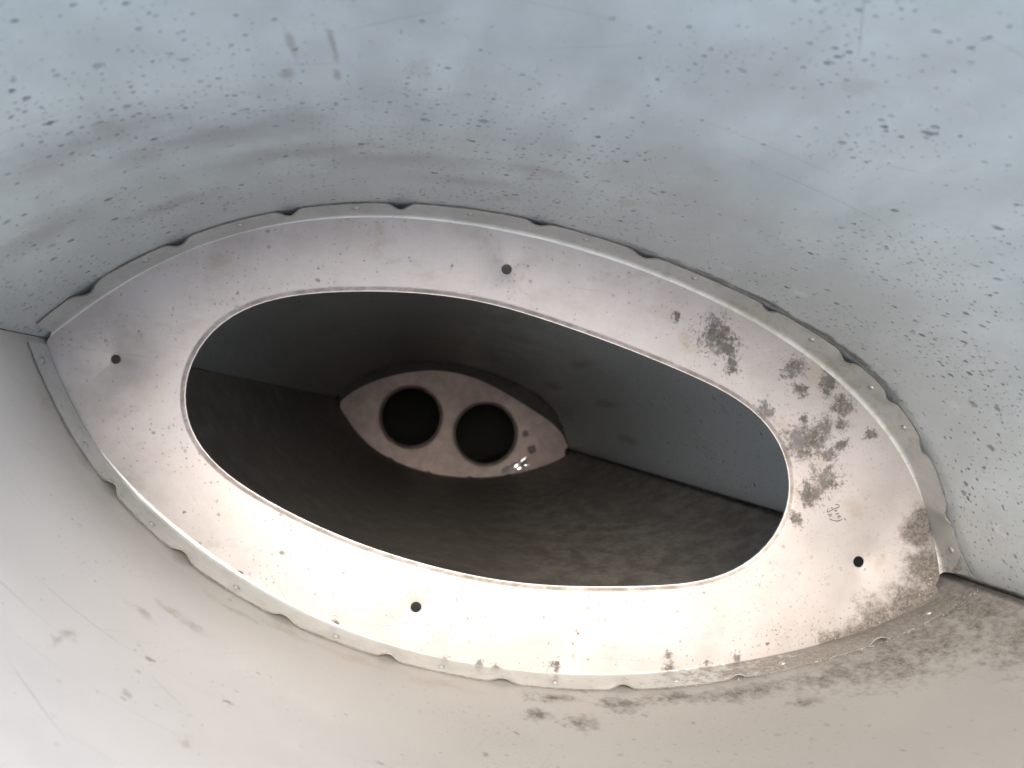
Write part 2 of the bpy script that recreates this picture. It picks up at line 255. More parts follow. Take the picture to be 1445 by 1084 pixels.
# ------------------------------------------------------------------ materials
def mat_upper_skin():
    k = NT('corroded_sheet')
    big = k.noise(0.012, 4, 0.6)
    pz = k.sep(k.co)[2]
    cloud = k.noise(0.05, 5, 0.6, co=k.scale(k.co, (1, 1, 0.5)))
    base = k.mix(k.step(cloud, 0.3, 0.7), (0.60, 0.685, 0.68), (0.70, 0.785, 0.78))
    base = k.mix(k.step(big, 0.45, 0.65, 0, 0.5), base, (0.50, 0.52, 0.505))
    rib_shade = k.step(k.math('ADD', pz, k.math('MULTIPLY', cloud, 60)), 1490, 1345)  # shade towards the first rib, painted as a greyer base
    rib_shade = k.math('MULTIPLY', rib_shade, k.step(pz, 1290, 1312))
    base = k.mix(k.math('MULTIPLY', rib_shade, 0.62), base, (0.385, 0.395, 0.385))
    ub = k.patches(USHADE, k.noise(0.07, 5, 0.65, co=k.scale(k.co, (1, 1, 2))), 1.0, 2.0, 0.5)  # soft shadow band across the upper left, put into the colour
    base = k.mix(k.math('MULTIPLY', ub, 0.75), base, (0.34, 0.35, 0.345))
    # the bay beyond the first rib: grime and shade painted on the left, sky light on the right
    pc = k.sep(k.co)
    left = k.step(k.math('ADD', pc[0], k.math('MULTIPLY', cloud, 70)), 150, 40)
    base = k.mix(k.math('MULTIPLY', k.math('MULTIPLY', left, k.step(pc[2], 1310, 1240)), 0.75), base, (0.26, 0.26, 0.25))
    skylit = k.step(k.math('ADD', pc[0], k.math('MULTIPLY', cloud, 60)), 110, 190)
    base = k.mix(k.math('MULTIPLY', k.math('MULTIPLY', skylit, k.step(pc[2], 1310, 1270)), 0.8), base, (0.71, 0.82, 0.89))
    base = k.mix(k.step(pc[2], 405, 395), base, (0.03, 0.03, 0.03))  # darkness past the far rib painted in, so its holes read black
    # density of the pits wanders over the sheet, thicker down near the first rib
    uv = k.sheet()
    su = k.sep(uv)
    low = k.step(su[1], 1480, 1350)
    dn = k.math('ADD', k.noise(0.022, 3, 0.6, co=k.scale(k.co, (1, 1, 1), (31, 7, 3))), k.math('MULTIPLY', low, 0.12))
    dens = k.step(dn, 0.42, 0.72, 0.06, 0.62)
    s1 = k.spots(0.15, k.math('MULTIPLY', dens, 0.75), 0.18, uv, seed=3.3, warp=0.30)
    s2 = k.spots(0.33, dens, 0.25, uv, seed=11.7, warp=0.30)
    s3 = k.spots(0.055, k.math('MULTIPLY', dens, 0.5), 0.12, uv, seed=21.0, warp=0.12, wscale=0.5)
    s4 = k.spots(0.60, k.math('MULTIPLY', dens, 0.9), 0.26, uv, seed=31.7, warp=0.3)
    sp = k.math('MAXIMUM', k.math('MAXIMUM', s1, k.math('MULTIPLY', s2, 0.8)), k.math('MAXIMUM', s3, k.math('MULTIPLY', s4, 0.55)))
    base = k.mix(k.math('MULTIPLY', sp, 0.85), base, (0.105, 0.11, 0.125))
    halo = k.spots(0.03, 0.30, 0.30, uv, seed=40.0, warp=0.5, wscale=0.06)
    base = k.mix(k.math('MULTIPLY', halo, 0.28), base, (0.36, 0.33, 0.28))
    pale = k.spots(0.045, 0.22, 0.14, uv, seed=52.0, warp=0.4, wscale=0.2)
    base = k.mix(k.math('MULTIPLY', pale, 0.4), base, (0.74, 0.75, 0.76))
    base = k.scratches(base, uv, (0.40, 0.41, 0.41), 0.5)
    fine = k.noise(0.35, 5, 0.65)
    ud = k.patches(UDIRT, k.noise(0.12, 4, 0.65), 1.3, 0.9, 0.1, warp=2.0)
    base = k.mix(k.math('MULTIPLY', ud, 0.42), base, (0.24, 0.22, 0.17))
    # a line of grime where the rib's flange meets the sheet
    gn = k.noise(0.10, 5, 0.7)
    dz = k.math('ABSOLUTE', k.math('SUBTRACT', su[1], k.math('MULTIPLY_ADD', gn, 9.0, WEB_Z + FL_H - 2.6)))
    ug = k.math('MULTIPLY', k.step(dz, 3.4, 0.6), k.step(k.math('ADD', k.sep(k.co)[0], k.math('MULTIPLY', fine, 60)), 70, 170, 0.05, 1.0))
    ug = k.math('MULTIPLY', ug, k.step(k.sep(k.co)[0], 185, 212, 1.0, 0.25))
    ug = k.math('MULTIPLY', ug, k.step(gn, 0.30, 0.52, 0.25, 1.0))
    base = k.mix(k.math('MULTIPLY', ug, 0.85), base, (0.10, 0.095, 0.065))
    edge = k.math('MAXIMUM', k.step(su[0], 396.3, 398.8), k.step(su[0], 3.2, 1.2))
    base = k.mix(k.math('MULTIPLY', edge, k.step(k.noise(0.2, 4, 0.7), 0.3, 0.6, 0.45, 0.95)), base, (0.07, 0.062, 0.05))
    h = k.math('SUBTRACT', k.math('MULTIPLY', k.noise(0.03, 3, 0.5), 1.2), k.math('MULTIPLY', sp, 0.8))
    h = k.math('ADD', h, k.math('MULTIPLY', k.noise(0.8, 3, 0.6), 0.05))
    r = k.step(cloud, 0.3, 0.75, 0.40, 0.55)
    r = k.math('ADD', r, k.math('MULTIPLY', sp, 0.2), clamp=True)
    mt = k.math('MULTIPLY', k.math('SUBTRACT', 1.0, k.math('MAXIMUM', k.math('MAXIMUM', sp, ug), k.step(pz, 1310, 1290))), 0.25)
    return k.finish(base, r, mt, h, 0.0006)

def mat_lower_skin():
    k = NT('dull_sheet')
    cloud = k.noise(0.03, 5, 0.6)
    drag = k.noise(0.25, 4, 0.6, co=k.scale(k.co, (1.0, 1.0, 0.18)))
    base = k.mix(k.step(cloud, 0.3, 0.7), (0.405, 0.39, 0.35), (0.49, 0.48, 0.44))
    base = k.mix(k.step(drag, 0.45, 0.75, 0, 0.25), base, (0.43, 0.41, 0.385))
    rt = k.step(k.math('ADD', k.sep(k.co)[0], k.math('MULTIPLY', cloud, 90)), 50, 190)
    base = k.mix(k.math('MULTIPLY', rt, 0.8), base, (0.29, 0.283, 0.262))
    # light falling on the left of the sheet, painted as a brighter base
    lf = k.step(k.math('ADD', k.sep(k.co)[0], k.math('MULTIPLY', cloud, 60)), 70, -70)
    base = k.mix(k.math('MULTIPLY', lf, k.step(k.sep(k.co)[2], 1318, 1385, 0.0, 0.95)), base, (0.82, 0.80, 0.755))
    base = k.mix(k.step(k.sep(k.co)[2], 405, 395), base, (0.03, 0.03, 0.03))  # last bay's darkness painted into the base here too
    dens = k.step(k.noise(0.018, 3, 0.6, co=k.scale(k.co, (1, 1, 1), (3, 71, 13))), 0.42, 0.68, 0.03, 0.34)
    xs = k.sep(k.co)[0]
    dens = k.math('MULTIPLY', dens, k.step(xs, -60, 90, 0.40, 2.4))
    uv = k.sheet()
    s1 = k.spots(0.10, dens, 0.20, uv, seed=5.1, warp=0.40)
    s2 = k.spots(0.27, dens, 0.26, uv, seed=17.7, warp=0.35)
    s2 = k.math('MAXIMUM', s2, k.spots(0.55, dens, 0.26, uv, seed=77.7, warp=0.35))
    sp = k.math('MAXIMUM', s1, k.math('MULTIPLY', s2, 0.6))
    base = k.scratches(base, uv, (0.33, 0.32, 0.31), 0.45, 31.0)
    base = k.mix(k.math('MULTIPLY', sp, 0.75), base, (0.20, 0.175, 0.155))
    fine = k.noise(0.22, 6, 0.68)
    tan = k.patches(LTAN, k.noise(0.12, 5, 0.65), 2.0, 1.2)
    base = k.mix(k.math('MULTIPLY', tan, 0.5), base, (0.34, 0.27, 0.20))
    dirt = k.patches(LDIRT, fine, 3.4, 1.6, 0.45)
    dcol = k.mix(k.step(k.noise(0.5, 4, 0.7), 0.35, 0.65), (0.085, 0.075, 0.062), (0.20, 0.18, 0.155))
    base = k.mix(k.math('MULTIPLY', dirt, k.step(k.noise(0.16, 5, 0.7), 0.3, 0.6, 0.62, 0.96)), base, dcol)
    # grime beyond the first rib, its right side painted lighter as if lit
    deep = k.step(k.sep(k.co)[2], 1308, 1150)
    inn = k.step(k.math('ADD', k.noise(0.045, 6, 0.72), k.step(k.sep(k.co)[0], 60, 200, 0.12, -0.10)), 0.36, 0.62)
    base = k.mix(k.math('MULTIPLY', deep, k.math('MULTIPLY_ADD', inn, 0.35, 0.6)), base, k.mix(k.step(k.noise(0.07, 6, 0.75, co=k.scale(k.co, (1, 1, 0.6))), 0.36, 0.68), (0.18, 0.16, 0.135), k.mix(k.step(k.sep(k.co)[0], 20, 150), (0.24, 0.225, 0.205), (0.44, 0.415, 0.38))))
    scr = k.spots(0.05, 0.5, 0.22, co=k.scale(k.co, (1.0, 1.0, 0.16)), seed=9.0, warp=0.1)
    su = k.sep(uv)
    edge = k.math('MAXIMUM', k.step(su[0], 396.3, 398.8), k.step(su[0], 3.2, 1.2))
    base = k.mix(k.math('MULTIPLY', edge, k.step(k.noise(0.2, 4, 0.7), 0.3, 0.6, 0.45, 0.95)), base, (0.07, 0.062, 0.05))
    h = k.math('ADD', k.math('MULTIPLY', k.noise(0.028, 3, 0.5), 1.2), k.math('MULTIPLY', k.noise(0.9, 3, 0.6), 0.06))
    h = k.math('ADD', h, k.math('MULTIPLY', drag, 0.1))
    h = k.math('ADD', h, k.math('MULTIPLY', dirt, k.math('MULTIPLY', k.noise(1.2, 3, 0.7), 0.5)))
    r = k.step(cloud, 0.3, 0.75, 0.48, 0.6)
    r = k.math('ADD', r, k.math('MULTIPLY', dirt, 0.3), clamp=True)
    mt = k.math('MULTIPLY', k.math('SUBTRACT', 1.0, k.math('MAXIMUM', sp, dirt)), 0.2)
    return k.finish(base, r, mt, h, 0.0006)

def rib_color(k, far=False):
    cloud = k.noise(0.035, 5, 0.62)
    brush = k.noise(0.35, 4, 0.6, co=k.scale(k.co, (0.12, 1.0, 1.0)))
    base = k.mix(k.step(cloud, 0.32, 0.68), (0.345, 0.328, 0.313), (0.435, 0.42, 0.408))
    base = k.mix(k.step(brush, 0.5, 0.8, 0, 0.3), base, (0.38, 0.345, 0.32))
    dens = k.step(k.noise(0.025, 3, 0.6, co=k.scale(k.co, (1, 1, 1), (53, 17, 3))), 0.36, 0.62, 0.10, 0.42)
    dens = k.math('MULTIPLY', dens, k.step(k.sep(k.co)[0], 70, 165, 1.0, 2.2))
    s1 = k.spots(0.16, k.math('MULTIPLY', dens, 0.8), 0.20, seed=7.7, warp=0.42)
    s2 = k.spots(0.42, dens, 0.26, seed=27.7, warp=0.45)
    sp = k.math('MAXIMUM', s1, k.math('MULTIPLY', s2, 0.75))
    spc = k.mix(k.step(k.noise(0.06, 2, 0.5), 0.45, 0.6), (0.16, 0.13, 0.105), (0.20, 0.205, 0.22))
    base = k.mix(k.math('MULTIPLY', sp, 0.8), base, spc)
    return k, base, sp, cloud

def mat_web():
    k = NT('stained_rib_sheet')
    k, base, sp, cloud = rib_color(k)
    fine = k.noise(0.33, 6, 0.78)
    mid = k.noise(0.13, 5, 0.68, co=k.scale(k.co, (1, 1, 1), (5, 9, 0)))
    ol = k.patches(OLIVE, mid, 2.6, 0.9, -0.15)
    base = k.mix(k.math('MULTIPLY', ol, 0.55), base, (0.29, 0.245, 0.17))
    smud = k.noise(0.07, 6, 0.7, co=k.scale(k.co, (0.6, 1, 1), (90, 4, 0)))
    base = k.mix(k.step(smud, 0.52, 0.72, 0, 0.5), base, (0.29, 0.26, 0.235))
    base = k.scratches(base, k.co, (0.26, 0.235, 0.21), 0.5, 57.0)
    dk = k.patches(DARK, fine, 4.2, 0.8, 0.18)
    dk = k.math('MULTIPLY', dk, k.step(k.noise(0.6, 4, 0.7), 0.25, 0.5, 0.75, 1.0))
    rt = k.step(k.math('ADD', k.sep(k.co)[0], k.math('MULTIPLY', mid, 80)), 90, 200)
    base = k.mix(k.math('MULTIPLY', rt, 0.45), base, (0.31, 0.285, 0.262))  # grimy tone that also paints the right of the web dimmer against the sun
    lace = k.patches(DARK, fine, 1.5, 1.0, 1.1)
    lace = k.math('MULTIPLY', lace, k.step(k.noise(0.55, 4, 0.7, co=k.scale(k.co, (1, 1, 1), (8, 3, 0))), 0.56, 0.64))
    dk = k.math('MAXIMUM', dk, k.math('MULTIPLY', lace, 0.75))
    dcol = k.mix(k.step(k.noise(0.10, 4, 0.7), 0.4, 0.6), (0.05, 0.046, 0.03), (0.10, 0.095, 0.093))
    dcol = k.mix(k.step(k.noise(0.45, 4, 0.7), 0.5, 0.7, 0, 0.7), dcol, (0.20, 0.175, 0.135))
    base = k.mix(k.math('MULTIPLY', dk, 0.88), base, dcol)
    gr = k.patches(GRIME, k.noise(0.2, 6, 0.75), 3.0, 1.2, 0.75)
    gcol = k.mix(k.step(k.noise(0.7, 4, 0.7), 0.35, 0.65), (0.055, 0.048, 0.038), (0.15, 0.134, 0.115))
    base = k.mix(k.math('MULTIPLY', gr, 0.92), base, gcol)
    # shade on the tilted lip of the oval hole, painted as a brown strip
    zz = k.sep(k.co)[2]
    lipz = k.step(zz, WEB_Z - 0.02, WEB_Z - 0.35)
    base = k.mix(k.math('MULTIPLY', lipz, k.step(mid, 0.35, 0.65, 0.25, 0.95)), base, (0.19, 0.165, 0.14))
    base = k.mix(k.math('MULTIPLY', k.step(zz, WEB_Z - 0.955, WEB_Z - 0.985), 0.85), base, (0.58, 0.56, 0.54))     # highlight of the cut edge, painted as a bright line
    h = k.math('ADD', k.math('MULTIPLY', k.noise(0.03, 3, 0.5), 0.9), k.math('MULTIPLY', k.noise(0.9, 3, 0.6), 0.05))
    h = k.math('SUBTRACT', h, k.math('MULTIPLY', sp, 0.15))
    h = k.math('ADD', h, k.math('MULTIPLY', k.math('MAXIMUM', dk, gr), k.math('MULTIPLY', k.noise(1.3, 3, 0.7), 0.4)))
    st = k.math('MAXIMUM', k.math('MAXIMUM', sp, dk), gr)
    mt = k.math('MULTIPLY', k.math('SUBTRACT', 1.0, st), 0.35)
    r = k.math('ADD', k.step(cloud, 0.3, 0.7, 0.45, 0.58), k.math('MULTIPLY', st, 0.25), clamp=True)
    return k.finish(base, r, mt, h, 0.0005)

def mat_flange():
    k = NT('grey_flange_sheet')
    cloud = k.noise(0.06, 5, 0.62)
    base = k.mix(k.step(cloud, 0.3, 0.7), (0.45, 0.46, 0.43), (0.55, 0.56, 0.535))
    s1 = k.step(k.noise(0.55, 3, 0.6), 0.66, 0.74)
    base = k.mix(k.math('MULTIPLY', s1, 0.7), base, (0.20, 0.18, 0.15))
    streak = k.noise(0.30, 5, 0.65)
    xs = k.sep(k.co)
    lowright = k.math('MULTIPLY', k.step(xs[0], 60, 190), k.step(xs[1], -55, -85))
    dirt = k.step(k.math('ADD', streak, k.math('MULTIPLY', lowright, 0.42)), 0.58, 0.82)
    dcol = k.mix(k.step(k.noise(0.7, 4, 0.7), 0.35, 0.65), (0.12, 0.105, 0.09), (0.25, 0.225, 0.19))
    base = k.mix(k.math('MULTIPLY', dirt, 0.88), base, dcol)
    topright = k.math('MULTIPLY', k.step(xs[0], 60, 150), k.step(xs[1], -70, 0))
    grn = k.step(k.math('ADD', k.noise(0.12, 5, 0.65), k.math('MULTIPLY', topright, 0.12)), 0.58, 0.75)
    base = k.mix(k.math('MULTIPLY', grn, 0.5), base, (0.30, 0.29, 0.20))
    h = k.math('ADD', k.math('MULTIPLY', k.noise(0.08, 3, 0.5), 0.7), k.math('MULTIPLY', k.noise(0.9, 3, 0.6), 0.06))
    mt = k.math('MULTIPLY', k.math('SUBTRACT', 1.0, k.math('MAXIMUM', s1, dirt)), 0.45)
    return k.finish(base, 0.46, mt, h, 0.0005)

def mat_far_rib():
    k = NT('far_rib_sheet')
    k, base, sp, cloud = rib_color(k)
    base = k.mix(k.step(k.noise(0.06, 6, 0.7), 0.35, 0.65), (0.56, 0.465, 0.425), (0.70, 0.60, 0.555))
    base = k.mix(k.math('MULTIPLY', sp, 0.6), base, (0.30, 0.24, 0.20))
    fine = k.noise(0.12, 6, 0.7)
    dk = k.patches([[*SPOT2[0], 7], [*SPOT2[1], 9]], fine, 1.6, 0.4, warp=4)
    base = k.mix(k.math('MULTIPLY', dk, 0.85), base, (0.10, 0.085, 0.07))
    h = k.math('MULTIPLY', k.noise(0.03, 3, 0.5), 0.9)
    return k.finish(base, 0.5, 0.3, h, 0.0005)

def mat_plain(name, col, rough, metallic, nscale=0.5, var=0.15, bump=0.1, dist=0.0004):
    k = NT(name)
    n = k.noise(nscale, 5, 0.65)
    c2 = tuple(c * (1 - var) for c in col)
    base = k.mix(k.step(n, 0.35, 0.65), c2, col)
    return k.finish(base, rough, metallic, k.math('MULTIPLY', n, bump), dist)

M_UP = mat_upper_skin()
M_LO = mat_lower_skin()
M_WEB = mat_web()
M_FL = mat_flange()
M_FAR = mat_far_rib()
M_FARFL = mat_plain('shaded_grey_sheet', (0.22, 0.215, 0.21), 0.6, 0.2, 0.1)  # far flange's shadow put into its colour as a darker grey
M_RIVET = mat_plain('rivet_metal', (0.50, 0.49, 0.46), 0.36, 0.6, 0.9, 0.4)
M_EDGE = mat_plain('bare_cut_edge', (0.80, 0.785, 0.77), 0.4, 0.4, 0.4, 0.2)
M_DULL = mat_plain('dull_cut_edge', (0.20, 0.19, 0.17), 0.5, 0.2, 0.3, 0.4)
M_OUT = mat_plain('outer_paint', (0.55, 0.56, 0.56), 0.4, 0.0, 0.02, 0.12)
M_INK = mat_plain('grey_ink', (0.09, 0.09, 0.095), 0.6, 0.0, 1.5, 0.3)
M_GRIT = mat_plain('grit_grains', (0.42, 0.39, 0.34), 0.4, 0.0, 0.6, 0.6)
M_FOIL = mat_plain('bright_foil', (0.96, 0.95, 0.93), 0.15, 0.5, 0.2, 0.05)
M_GROUND = NT('concrete_ground')
def mat_ground():
    k = M_GROUND
    n = k.noise(0.004, 6, 0.6)
    f = k.noise(0.3, 4, 0.6)
    base = k.mix(k.step(n, 0.3, 0.7), (0.075, 0.073, 0.07), (0.10, 0.097, 0.093))
    base = k.mix(k.step(f, 0.4, 0.7, 0, 0.4), base, (0.055, 0.054, 0.052))
    return k.finish(base, 0.85, 0.0, f, 0.001)
M_GROUND = mat_ground()

# ------------------------------------------------------------------ geometry helpers
def link(name, me, mat, parent=None, smooth=True):
    o = bpy.data.objects.new(name, me)
    scene.collection.objects.link(o)
    if mat and not me.materials:
        me.materials.append(mat)
    if smooth:
        me.polygons.foreach_set('use_smooth', [True] * len(me.polygons))
    if parent:
        o.parent = parent
    return o

def mesh(name, verts, faces, uv=None):
    me = bpy.data.meshes.new(name)
    me.from_pydata([tuple(c * MM for c in v) for v in verts], [], faces)
    if uv:
        lay = me.uv_layers.new(name='sheet')
        for lp in me.loops:
            q = uv[lp.vertex_index]
            lay.data[lp.index].uv = (q[0] * MM, q[1] * MM)
    me.update()
    return me

def solidify(o, t, rim=None):
    m = o.modifiers.new('sheet', 'SOLIDIFY')
    if rim:
        o.data.materials.append(rim)
        m.material_offset_rim = 1
    m.thickness = abs(t) * MM
    m.offset = -1.0 if t > 0 else 1.0
    m.use_rim = True
    m.use_even_offset = False
    e = o.modifiers.new('crisp', 'EDGE_SPLIT')
    e.split_angle = math.radians(40)
    return o

def resample(P, n):
    L = [0.0]
    for a, b in zip(P[:-1], P[1:]):
        L.append(L[-1] + math.dist(a, b))
    out, j = [], 0
    for i in range(n):
        t = L[-1] * i / (n - 1)
        while j < len(P) - 2 and L[j + 1] < t:
            j += 1
        f = (t - L[j]) / (L[j + 1] - L[j])
        out.append((P[j][0] + (P[j + 1][0] - P[j][0]) * f, P[j][1] + (P[j + 1][1] - P[j][1]) * f))
    return out

def smooth_curve(P, it=2):
    P = [tuple(p) for p in P]
    for _ in range(it):
        P = [P[0]] + [tuple((P[i - 1][k] + 2 * P[i][k] + P[i + 1][k]) / 4 for k in (0, 1)) for i in range(1, len(P) - 1)] + [P[-1]]
    return P

def along(P, u):
    x = max(0.0, min(1.0, u)) * (len(P) - 1)
    i = min(int(x), len(P) - 2)
    f = x - i
    return Vector((P[i][0] + (P[i + 1][0] - P[i][0]) * f, P[i][1] + (P[i + 1][1] - P[i][1]) * f))

def ends(depth):
    S = ST
    if depth <= S[0][0]:
        return S[0][1:]
    for a, b in zip(S[:-1], S[1:]):
        if depth <= b[0]:
            f = (depth - a[0]) / (b[0] - a[0])
            return [a[i] + (b[i] - a[i]) * f for i in range(1, 5)]
    return S[-1][1:]

A0, B0 = complex(*SU[0]), complex(*SU[-1])
def section(P, z):
    """the tube's inner outline P at height z (mm)"""
    e = ends(ZC - z)
    a, b = complex(e[0], e[1]), complex(e[2], e[3])
    q = (b - a) / (B0 - A0)
    out = []
    for x, y in P:
        w = (complex(x, y) - A0) * q + a
        out.append((w.real, w.imag))
    return out


# ------------------------------------------------------------------ the ground
gm = mesh('ground', [(-60000, -60000, 0), (60000, -60000, 0), (60000, 60000, 0), (-60000, 60000, 0)], [(0, 1, 2, 3)])
ground = link('ground', gm, M_GROUND, smooth=False)
ground['kind'] = 'structure'

# ------------------------------------------------------------------ the tube
tube = bpy.data.objects.new('sheet_metal_tube', None)
scene.collection.objects.link(tube)
tube.empty_display_size = 0.1
tube['label'] = 'hollow lens-shaped aluminium tube of two curved riveted skins with holed ribs inside'
tube['category'] = 'metal tube'

def skin(name, P, side, mat, label):
    """one curved skin; both edges carry on outwards as a flat lap so the seam is closed"""
    n = 150
    P = smooth_curve(resample(P, n), 1)
    zs = [BOT, 60, 150, 250, 330, FAR_Z - 20, FAR_Z, FAR_Z + 20, 480, 560, 650, 740, 830, 920, 1000, 1070, 1120, 1150, 1170, 1190, 1210, 1230, 1250, 1270, 1285, 1300,
          WEB_Z - 6, WEB_Z, WEB_Z + 5, WEB_Z + 10, WEB_Z + FL_H]
    z = WEB_Z + FL_H
    while z < TOP - 8:
        z += 7
        zs.append(z)
    zs.append(TOP)
    rnd = random.Random(4 if side > 0 else 9)
    verts, faces, uv = [], [], []
    for z in zs:
        S = section(P, z)
        a, b = Vector(S[0]), Vector(S[-1])
        ch = (b - a).normalized()
        nn = Vector((-ch.y, ch.x)) * side * 0.15
        row = [tuple(a - ch * 14 - nn), tuple(a - ch * 0.4 + nn)] + S[1:-1] + [tuple(b + ch * 0.4 + nn), tuple(b + ch * 14 - nn)]
        verts += [(p[0], p[1], z) for p in row]
        uv += [(400.0 * j / n, z) for j in range(n + 2)]
    w = n + 2
    for i in range(len(zs) - 1):
        for j in range(w - 1):
            q = (i * w + j, i * w + j + 1, (i + 1) * w + j + 1, (i + 1) * w + j)
            faces.append(q if side > 0 else q[::-1])
    o = link(name, mesh(name, verts, faces, uv), mat, tube)    # the inner face; the sheet's thickness grows outwards
    solidify(o, 1.0)
    o.data.materials.append(M_OUT)                           # painted outer face
    o.modifiers['sheet'].material_offset = 1
    o['label'] = label
    return o

skin('upper_skin', SU, 1, M_UP, 'blue-grey curved skin peppered with dark corrosion pits')
skin('lower_skin', SL, -1, M_LO, 'paler curved skin with tan stains and brown dirt')

# ------------------------------------------------------------------ ribs
def fill_with_holes(outer, holes):
    """triangulated flat sheet; returns verts 2D, faces, loops as index lists"""
    pts, edges, loops = [], [], []
    for lp in [outer] + holes:
        s = len(pts)
        pts += [Vector(p) for p in lp]
        idx = list(range(s, s + len(lp)))
        loops.append(idx)
        edges += [(idx[i], idx[(i + 1) % len(idx)]) for i in range(len(idx))]
    v, e, f, ov, oe, of = delaunay_2d_cdt(pts, edges, [], 0, 1e-5)
    def inside(p, L):
        c = False
        for i in range(len(L)):
            (x1, y1), (x2, y2) = L[i][:2], L[i - 1][:2]
            if (y1 > p[1]) != (y2 > p[1]) and p[0] < (x2 - x1) * (p[1] - y1) / (y2 - y1) + x1:
                c = not c
        return c
    keep = []
    for t in f:
        c = sum((v[i] for i in t), Vector((0, 0))) / len(t)
        if inside(c, outer) and not any(inside(c, h) for h in holes):
            a = [v[i] for i in t]
            s = sum(a[i].x * a[(i + 1) % len(a)].y - a[(i + 1) % len(a)].x * a[i].y for i in range(len(a)))
            keep.append(list(t) if s > 0 else list(t)[::-1])
    remap = {}
    for i, src in enumerate(ov):
        for s in src:
            remap[s] = i
    return v, keep, [[remap[i] for i in lp] for lp in loops]

def offset_loop(L, d):
    """closed loop moved outwards by d (counter-clockwise or clockwise alike)"""
    n = len(L)
    area = sum(L[i][0] * L[(i + 1) % n][1] - L[(i + 1) % n][0] * L[i][1] for i in range(n))
    sg = 1 if area > 0 else -1
    out = []
    for i in range(n):
        t = (Vector(L[(i + 1) % n]) - Vector(L[i - 1])).normalized()
        out.append(tuple(Vector(L[i]) + Vector((t.y, -t.x)) * sg * d))
    return out

def circle(c, r, n=40):
    return [(c[0] + r * math.cos(2 * math.pi * i / n), c[1] + r * math.sin(2 * math.pi * i / n)) for i in range(n)]

def web(name, z, outer, lipped, plain, mat, t=1.0):
    """flat web with rolled lips round the big holes; lipped = [(loop, [(inset, drop), ...])]"""
    starts = [offset_loop(l, max(p[0] for p in prof)) for l, prof in lipped]
    v2, faces, loops = fill_with_holes(outer, starts + plain)
    verts = [(p.x, p.y, z) for p in v2]
    for k, (l, prof) in enumerate(lipped):
        prev = loops[1 + k]
        for ins, drop in prof[1:]:
            ring = offset_loop(l, ins)
            s = len(verts)
            verts += [(p[0], p[1], z - drop) for p in ring]
            cur = list(range(s, s + len(ring)))
            n = len(cur)
            for i in range(n):
                q = [prev[i], prev[(i + 1) % n], cur[(i + 1) % n], cur[i]]
                faces.append(q)
            prev = cur
    me = mesh(name, verts, faces)
    bm = bmesh.new()
    bm.from_mesh(me)
    bmesh.ops.recalc_face_normals(bm, faces=bm.faces)
    up = sum(f.normal.z * f.calc_area() for f in bm.faces)
    if up < 0:
        bmesh.ops.reverse_faces(bm, faces=bm.faces)
    bm.to_mesh(me)
    bm.free()
    o = link(name, me, mat, tube)
    solidify(o, t, M_EDGE)
    return o

